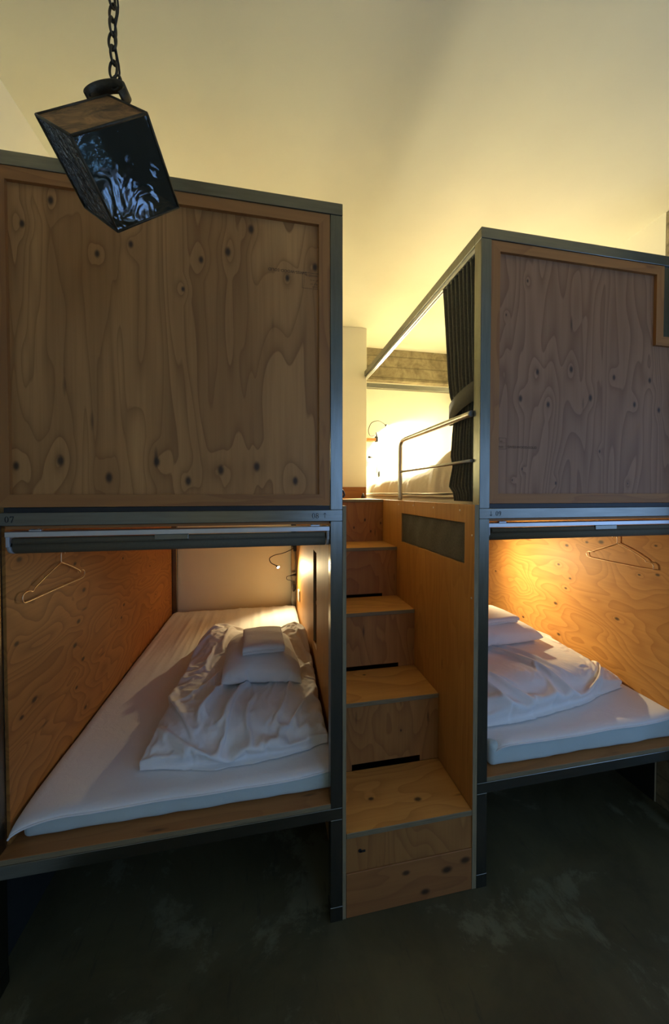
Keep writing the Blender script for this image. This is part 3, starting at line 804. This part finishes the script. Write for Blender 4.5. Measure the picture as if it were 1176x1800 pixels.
def towel(x0, x1, y0, y1, z0, th, layers, label, rot, cx=None):
    t = thing('folded_towel', label, 'towel', ((x0+x1)/2, (y0+y1)/2, z0))
    R = Matrix.Rotation(rot, 3, 'Z'); c = Vector(((x0+x1)/2, (y0+y1)/2, 0))
    # one long sheet folded over and over, rounded at the folds
    bm = bmesh.new(); lt = th/layers; prof = []
    n = 26
    def yy(k, l):  # serpentine
        return k
    path = []
    for l in range(layers):
        z = z0+lt*(l+.5)
        ysq = [y0+.008+(y1-y0-.016)*k/n for k in range(n+1)]
        if l % 2: ysq = ysq[::-1]
        path += [(y, z) for y in ysq]
        if l < layers-1:
            ye, sg = (y1-.008, 1) if l % 2 == 0 else (y0+.008, -1)
            for q in range(1, 6):
                a = -PI/2+PI*q/6
                path.append((ye+sg*math.cos(a)*lt*.5*1.3, z+lt/2+math.sin(a)*lt/2))
    hw = lt*.46; up = []; dn = []
    for i, (y, z) in enumerate(path):
        p0 = path[max(0, i-1)]; p1 = path[min(len(path)-1, i+1)]
        d = Vector((p1[0]-p0[0], p1[1]-p0[1])).normalized(); nn = Vector((-d.y, d.x))*hw
        up.append((y+nn.x, z+nn.y)); dn.append((y-nn.x, z-nn.y))
    loop = up+dn[::-1]; nxs = 24; cols = []
    for i in range(nxs+1):
        x = x0+(x1-x0)*i/nxs; e = 1-.12*(abs(2*i/nxs-1)**8)
        col = []
        for (y, z) in loop:
            zz = z0+(z-z0)*e+.0025*wr(x, y, z, 14)
            q = Vector((x+.003*wr(x, y, z, 10), y, zz)); q2 = R@(Vector((q.x, q.y, 0))-c)+c
            # lies over the rounded pillow
            sag = -.35*((q.y-c.y)**2)-.25*((q.x-c.x)**2)
            col.append(bm.verts.new((q2.x, q2.y, q.z+sag)))
        cols.append(col)
    m_ = len(loop)
    for i in range(nxs):
        for k in range(m_):
            bm.faces.new((cols[i][k], cols[i][(k+1) % m_], cols[i+1][(k+1) % m_], cols[i+1][k])).smooth = True
    K = len(up)
    for col in (cols[0], cols[-1]):
        for k in range(K-1):
            bm.faces.new((col[k], col[k+1], col[m_-2-k], col[m_-1-k]))
    obj('towel_cloth', bm, 'towel', t)
    return t
towel(-.350, -.165, .49, .72, .679, .042, 3, 'small folded white towel on the left lower bed pillow', .04)

# ================================================================ BEDDING, right
dr, pr_ = bed_cloth(dict(corners=[(.550, .100, 0), (1.365, .235, 0), (1.385, .80, 0), (.55, .92, 0)], H=.11, seed=8, bumps=[(.80, .25, .3, .12, .02)]),
    dict(corners=[(.72, .43, 0), (1.225, .51, 0), (1.205, .87, 0), (.70, .84, 0)], H=.095, seed=11, press=34), .496, [(1.42, 1.5, -.2, 2, .3, 1), (.44, .48, -.2, 2, .3, 1)], 100, 84, .13, 2.5, .014, .12, .5, .85, .74)
tag(soften(dr), 'crumpled white duvet folded across the right lower bed', 'duvet')
tag(soften(pr_), 'white pillow on the right lower bed, against the duvet', 'pillow')
towel(.86, 1.085, .55, .76, .701, .036, 3, 'small folded white towel on the right lower bed pillow', .10)

# ================================================================ upper right bedding
cr = [(.60, 1.25, .62, .95, .03, .02), (.62, .95, .72, .80, .03, .018), (.75, 1.0, 1.0, .9, .02, .012), (.7, .6, 1.0, .7, .02, .012), (.62, .5, .66, .7, .02, .01)]
bm = soft([(.531, .10, 0), (1.40, .10, 0), (1.40, 1.60, 0), (.531, 1.58, 0)], 1.392, .088, 140, 160, 14, 14, creases=cr,
          bumps=[(1.0, .5, .35, .25, .10), (.75, .45, .2, .12, .05), (.62, .40, .10, .10, .05)], nz=.012, nf=6, seed=14.0)
tag(obj('blanket', bm, 'beige'), 'rumpled cream blanket spread on the right upper bed', 'blanket')

# ================================================================ CURTAIN
C = thing('curtain', 'dark charcoal curtain tied back at the left front corner of the right upper bunk', 'curtain', (.5, .15, 1.36))
prof = [(2.246, .062, .300), (2.20, .060, .292), (2.05, .056, .272), (1.90, .052, .252), (1.78, .050, .236), (1.735, .050, .212), (1.70, .050, .205), (1.66, .050, .212), (1.60, .050, .214), (1.54, .050, .222), (1.50, .05, .205), (1.44, .05, .228), (1.42, .05, .234), (1.395, .05, .20), (1.363, .05, .190)]
def rng(z):
    for a, b_ in zip(prof, prof[1:]):
        if b_[0] <= z <= a[0]:
            t = (a[0]-z)/(a[0]-b_[0]); return a[1]+(b_[1]-a[1])*t, a[2]+(b_[2]-a[2])*t
    return prof[-1][1:]
bm = bmesh.new(); NZ, NT = 110, 220; rows = []
for j in range(NZ+1):
    z = 2.246-(2.246-1.363)*j/NZ; ya, yb = rng(z); r = []
    amp = .0135 if z > 1.8 else .0105+.003*abs(z-1.72)/.1 if z > 1.62 else .0135
    amp *= min(1.0, .55+.45*abs(z-1.735)/.12)
    for i in range(NT+1):
        t = i/NT
        ph = 2*PI*8.5*t+1.4*math.sin((2.25-z)*2.2+t*4)+.5*wr(t*3, z, 0, 2)
        x = .5045+amp*math.sin(ph)+.003*wr(t*4, z, 3, 4); y = ya+(yb-ya)*t+.006*math.cos(ph)*(yb-ya)*2
        r.append(bm.verts.new((x, y, z)))
    rows.append(r)
for j in range(NZ):
    for i in range(NT): bm.faces.new((rows[j][i], rows[j][i+1], rows[j+1][i+1], rows[j+1][i])).smooth = True
ext = bmesh.ops.extrude_face_region(bm, geom=list(bm.faces))
for v in [q for q in ext['geom'] if isinstance(q, bmesh.types.BMVert)]: v.co.x += .0022
obj('curtain_cloth', bm, 'curtain', C)
bm = bmesh.new()   # tieback: a band round the bunch, higher at the post
NN = 48; R4 = []
for i in range(NN+1):
    a = 2*PI*i/NN
    y = .140+.098*math.cos(a); x = .505+.024*math.sin(a)
    lift = -(y-.14)*.30
    R4.append([bm.verts.new((x+dx*math.sin(a), y+dx*math.cos(a), 1.735+lift+dz)) for dx, dz in ((0, -.036), (.003, -.036), (.003, .036), (0, .036))] if i < NN else R4[0])
for i in range(NN):
    for k in range(4): bm.faces.new((R4[i][k], R4[i][(k+1) % 4], R4[i+1][(k+1) % 4], R4[i+1][k])).smooth = (k in (1, 3))
obj('tieback', bm, 'curtain_tie', C)
for k in range(8):
    y = .075+.215*k/7
    bm = bmesh.new(); torus(bm, (.5005, y, 2.2445), (0, 1, 0), (0, 0, 1), .004, .0012, n=12, k=6)
    obj('curtain_hook', bm, 'plastic_grey', C)

# ================================================================ WIRE HANGERS
def hanger(x, pts, label, top):
    bm = bmesh.new()
    tube(bm, bez([(x, y, z) for y, z in pts], 6), .0018, 8)
    o = thing('wire_hanger', label, 'hanger', (x, top[0], top[1]+.05), 'wire hangers on the lower bunk walls')
    obj('hanger_frame', bm, 'wire', o)
    bm = bmesh.new(); y, z = top
    tube(bm, bez([(x, y, z-.002), (x, y, z+.02), (x, y+.003, z+.035), (x, y+.013, z+.045), (x, y+.024, z+.036), (x, y+.022, z+.026)], 5), .0018, 8)
    obj('hook', bm, 'wire', o)
    s = 1 if x < 0 else -1
    bm = bmesh.new(); tube(bm, [(x-s*.007, y+.013, z+.0415), (x+s*.006, y+.013, z+.0415)], .003, 8)
    tag(obj('peg', bm, 'dark', o), 'x', 'x'); del bm
    return o
def fixpeg():
    for o in list(bpy.data.objects):
        if o.name.startswith('peg'):
            for k in ('label', 'category'):
                if k in o: del o[k]
S9 = lambda L: [(-1.093+(y+1.093)*1.027, 1.3946+(z-1.3946)*1.027) for y, z in L]
hl = hanger(-.948, S9([(.262, 1.157), (.19, 1.133), (.125, 1.108), (.112, 1.098), (.095, 1.104), (.075, 1.103), (.066, 1.092), (.070, 1.078), (.090, 1.074), (.18, 1.0735), (.30, 1.0725), (.395, 1.071), (.412, 1.076), (.418, 1.088), (.408, 1.099), (.396, 1.101), (.386, 1.095), (.378, 1.105), (.32, 1.133), (.262, 1.157)]),
            'thin wire hanger on the plywood wall of the left lower bunk', S9([(.262, 1.157)])[0])
hr = hanger(1.412, [(.298, 1.153), (.23, 1.128), (.175, 1.100), (.165, 1.088), (.150, 1.090), (.138, 1.082), (.136, 1.068), (.150, 1.060), (.30, 1.058), (.44, 1.060), (.458, 1.068), (.460, 1.080), (.448, 1.090), (.436, 1.088), (.428, 1.094), (.36, 1.125), (.298, 1.153)],
            'thin wire hanger on the bright plywood wall of the right lower bunk', (.298, 1.153))
fixpeg()

# ================================================================ READING LAMPS
def reading_lamp(label, path, head, aim, clip, power, lit=True, cone=150, col=(1.0, .78, .42), rad=.01, blend=.6):
    t = thing('reading_lamp', label, 'lamp', clip, 'clip on gooseneck reading lamps')
    bm = bmesh.new(); c = Vector(clip)
    # spring clip: two jaws and two handles
    box(bm, c.x-.012, c.x+.012, c.y-.014, c.y-.004, c.z-.045, c.z+.004, bev=.002)
    box(bm, c.x-.012, c.x+.012, c.y+.004, c.y+.014, c.z-.045, c.z+.004, bev=.002)
    tube(bm, [(c.x, c.y-.012, c.z), (c.x-.010, c.y-.028, c.z+.034)], .0055, 8); tube(bm, [(c.x, c.y+.012, c.z), (c.x+.016, c.y+.022, c.z+.034)], .0055, 8)
    tube(bm, [(c.x-.014, c.y, c.z-.008), (c.x+.014, c.y, c.z-.008)], .006, 10)
    obj('clip', bm, 'lamp_black', t)
    bm = bmesh.new(); tube(bm, bez(path, 8), .0032, 10); obj('gooseneck', bm, 'lamp_black', t)
    h = Vector(head); d = (Vector(aim)-h).normalized(); p = Vector(path[-1])
    bm = bmesh.new(); tube(bm, [p, p+d*.012, h-d*.004, h], .008, 16, radii=[.004, .0095, .0125, .013]); hd = obj('lamp_head', bm, 'lamp_black', t)
    bm = bmesh.new(); tube(bm, [h+d*.0002, h+d*.0015], .0100, 16); obj('led', bm, 'bulb', hd, 'glowing LED')
    lamp_light('reading_light', h+d*.006, aim, power, col, r=rad, cone=cone, blend=blend)
    return t
reading_lamp('black clip lamp with bent gooseneck, lit, at the back of the left lower bunk',
             [(-.012, 1.76, .955), (-.05, 1.74, .935), (-.11, 1.72, .915), (-.175, 1.70, .905), (-.215, 1.68, .885), (-.205, 1.65, .855), (-.165, 1.62, .838)],
             (-.152, 1.605, .828), (.02, 1.30, .60), (-.012, 1.775, .965), 18.0, cone=165)
reading_lamp('black clip lamp with arched gooseneck on the bright wall of the right upper bunk',
             [(.675, 1.80, 1.885), (.635, 1.79, 1.88), (.615, 1.78, 1.90), (.612, 1.77, 1.94), (.635, 1.76, 1.985), (.685, 1.75, 2.00), (.745, 1.80, 1.995), (.772, 1.82, 1.985)],
             (.783, 1.815, 1.975), (1.00, 1.50, 1.62), (.690, 1.805, 1.875), 145.0, cone=179, col=(1.0, .90, .62), rad=.04, blend=.5)
reading_lamp('black clip lamp hidden at the back of the right lower bunk',
             [(.55, 1.70, 1.02), (.60, 1.55, 1.08), (.74, 1.32, 1.11), (.92, 1.10, 1.06), (1.00, 1.00, .99)],
             (1.010, .985, .975), (1.42, .76, .85), (.545, 1.72, 1.00), 34.0, cone=150, blend=1.0)
reading_lamp('black clip lamp hidden in the left upper bunk',
             [(-.06, 1.76, 1.84), (-.08, 1.74, 1.90), (-.12, 1.70, 1.95), (-.15, 1.66, 1.94), (-.155, 1.63, 1.92)],
             (-.16, 1.62, 1.91), (-.25, 1.75, 1.50), (-.06, 1.775, 1.83), 66.0, cone=150, col=(1.0, .90, .60), rad=.04, blend=.5)
# wooden block that carries the upper lamp's clip
tag(obj('lamp_block', B(.60, .682, 1.79, YB-.001, 1.838, 1.862, bev=.002), 'ply_platform'), 'small plywood block on the wall behind the upper bed, holding the clip lamp', 'shelf block')
# sockets and cords
def outlet(name_label, c, horiz_tip, cordpts, dangly, plate, plate_mat='socket'):
    t = thing('power_socket', name_label, 'power socket', c)
    bm = bmesh.new(); box(bm, *plate, bev=.002); obj('face_plate', bm, plate_mat, t)
    bm = bmesh.new(); p = Vector(c); q = Vector(horiz_tip); tube(bm, [p, p+(q-p)*.4, p+(q-p)*.6, q], .008, 12, radii=[.011, .009, .005, .003]); obj('plug', bm, 'dark', t)
    bm = bmesh.new(); tube(bm, bez(cordpts, 8), .0022, 8); obj('cord', bm, 'dark', t)
    bm = bmesh.new(); d0 = Vector(dangly); torus(bm, d0, (1, -.6, 0), (.3, 0, 1), .016, .005, 1.6, 20, 8); torus(bm, d0+Vector((.006, .004, .004)), (1, -.3, 0), (.1, 0, 1), .014, .005, 1.6, 20, 8); obj('coiled_cord', bm, 'dark', t)
    return t
outlet('socket with black plug and coiled cord at the back of the left lower bunk', (-.006, 1.74, .735), (-.055, 1.73, .730),
       [(-.055, 1.73, .730), (-.08, 1.73, .722), (-.078, 1.73, .70), (-.045, 1.73, .690), (-.02, 1.73, .670)], (-.022, 1.735, .628),
       (-.0105, -.0015, 1.45, 1.51, .60, .68))
outlet('small socket with black plug and cord on the wall above the right upper bed', (.632, 1.845, 1.705), (.668, 1.82, 1.700),
       [(.668, 1.82, 1.700), (.70, 1.82, 1.685), (.708, 1.82, 1.65), (.70, 1.82, 1.61), (.70, 1.82, 1.565)], (.715, 1.815, 1.560),
       (.60, .648, 1.851, 1.8595, 1.66, 1.75))

# ================================================================ HANGING LANTERN
Lc = Vector((-.5012, -.40, 1.9726)); LR = Matrix(((.768, -.613, -.184), (.19, .493, -.849), (.611, .617, .496)))
U, V_, N_ = LR.col[0].normalized(), LR.col[1].normalized(), LR.col[2].normalized()
LW, LD, LH = .1261, .1322, .1237
def lp(u, v, w): return Lc+U*((u-.5)*LW)+V_*((v-.5)*LD)+N_*((w-.5)*LH)
LT = thing('pendant_lantern', 'tilted glass and rusty copper box lantern hanging by a chain at top left', 'lantern', tuple(lp(1, 1, 1)))
def slab(bm, a, b_, c, d, n, th):
    f = [bm.verts.new(Vector(p)) for p in (a, b_, c, d)]; r = [bm.verts.new(Vector(p)+n*th) for p in (a, b_, c, d)]
    bm.faces.new(f); bm.faces.new(r[::-1])
    for k in range(4): bm.faces.new((f[k], f[(k+1) % 4], r[(k+1) % 4], r[k]))
def plate(name, P, n, mat, label=None, th=.0016):
    bm = bmesh.new(); slab(bm, *P, n, th); return obj(name, bm, mat, LT, label)
e = .012
plate('top_plate', [lp(0, 0, 1), lp(1, 0, 1), lp(1, 1, 1), lp(0, 1, 1)], -N_, 'copper', 'rusty copper top')
plate('bottom_plate', [lp(0, 0, 0), lp(1, 0, 0), lp(1, 1, 0), lp(0, 1, 0)], N_, 'copper', 'rusty copper base')
plate('glass_pane', [lp(e, 0, e), lp(1-e, 0, e), lp(1-e, 0, 1-e), lp(e, 0, 1-e)], V_, 'glass_water', 'rippled clear glass pane', .002)
plate('glass_pane', [lp(0, e, e), lp(0, 1-e, e), lp(0, 1-e, 1-e), lp(0, e, 1-e)], U, 'glass_hammer', 'streaky textured glass pane', .002)
plate('back_pane', [lp(e, 1, e), lp(1-e, 1, e), lp(1-e, 1, 1-e), lp(e, 1, 1-e)], -V_, 'mirror', 'dark mirrored pane', .002)
plate('back_pane', [lp(1, e, e), lp(1, 1-e, e), lp(1, 1-e, 1-e), lp(1, e, 1-e)], -U, 'mirror', 'dark mirrored pane', .002)
edges = [((0,0,0),(1,0,0)),((1,0,0),(1,1,0)),((1,1,0),(0,1,0)),((0,1,0),(0,0,0)),((0,0,1),(1,0,1)),((1,0,1),(1,1,1)),((1,1,1),(0,1,1)),((0,1,1),(0,0,1)),((0,0,0),(0,0,1)),((1,0,0),(1,0,1)),((1,1,0),(1,1,1)),((0,1,0),(0,1,1))]
bm = bmesh.new()
for a, b_ in edges: tube(bm, [lp(*a), lp(*b_)], .0022, 8)
obj('soldered_frame', bm, 'iron', LT)
# strap loop at the corner
D = lp(1, 1, 1)
bm = bmesh.new(); n = 36; rc = D+Vector((.004, -.012, -.012)); axr = Vector((-.25, -.9, .35)).normalized(); Lr = Vector((1, -.2, -.18)); Lr = (Lr-axr*Lr.dot(axr)).normalized(); Tr = axr.cross(Lr)
if Tr.z < 0: Tr = -Tr
prev = None; first = None
for i in range(n+1):
    a = -.5+(PI+1.0)*i/n
    dirv = Lr*math.cos(a)*.034+Tr*math.sin(a)*.026
    dn_ = dirv.normalized()
    w = .009
    q = [bm.verts.new(rc+dirv-axr*w), bm.verts.new(rc+dirv+axr*w), bm.verts.new(rc+dirv+axr*w+dn_*.003), bm.verts.new(rc+dirv-axr*w+dn_*.003)]
    if prev:
        for k in range(4): bm.faces.new((prev[k], prev[(k+1) % 4], q[(k+1) % 4], q[k])).smooth = (k in (0, 2))
    else: bm.faces.new(q[::-1])
    prev = q
bm.faces.new(prev)
obj('strap_loop', bm, 'iron', LT)
bm = bmesh.new(); tube(bm, bez([rc+Lr*-.030, rc+Lr*-.040+Tr*.004, rc+Lr*-.046+Tr*.014], 4), .002, 8, radii=None); obj('hook', bm, 'iron', LT)
ztop_ring = (rc+Tr*.027).z
cx, cy = (rc+Tr*.027).x, (rc+Tr*.027).y
bm = bmesh.new(); torus(bm, (cx+.004, cy, ztop_ring+.007), (.5, 1, 0), (0, 0, 1), .011, .0017, 1.1, 20, 8); ch = obj('chain', bm, 'iron', LT)
z = ztop_ring+.028; k = 0
while z < ZC-.012:
    bm = bmesh.new(); ang = .35 if k % 2 == 0 else .35+PI/2
    torus(bm, (cx+.001*math.sin(k*2.1), cy, z), (math.sin(ang), math.cos(ang), 0), (.04*math.sin(k*3.0), 0, 1), .0072, .0021, 2.05, 24, 8)
    obj('chain_link', bm, 'iron', ch); z += .0238; k += 1
bm = bmesh.new(); zz = ztop_ring+.004; pts = []
while zz < ZC-.001:
    pts.append((cx+.006+.003*math.sin(zz*60), cy+.003*math.cos(zz*50), zz)); zz += .012
tube(bm, pts, .0016, 8); obj('power_cord', bm, 'dark', LT)
bm = bmesh.new(); tube(bm, [(cx, cy, ZC-.014), (cx, cy, ZC-.010), (cx, cy, ZC-.0005)], .02, 20, radii=[.010, .025, .028]); obj('ceiling_rose', bm, 'iron', LT)
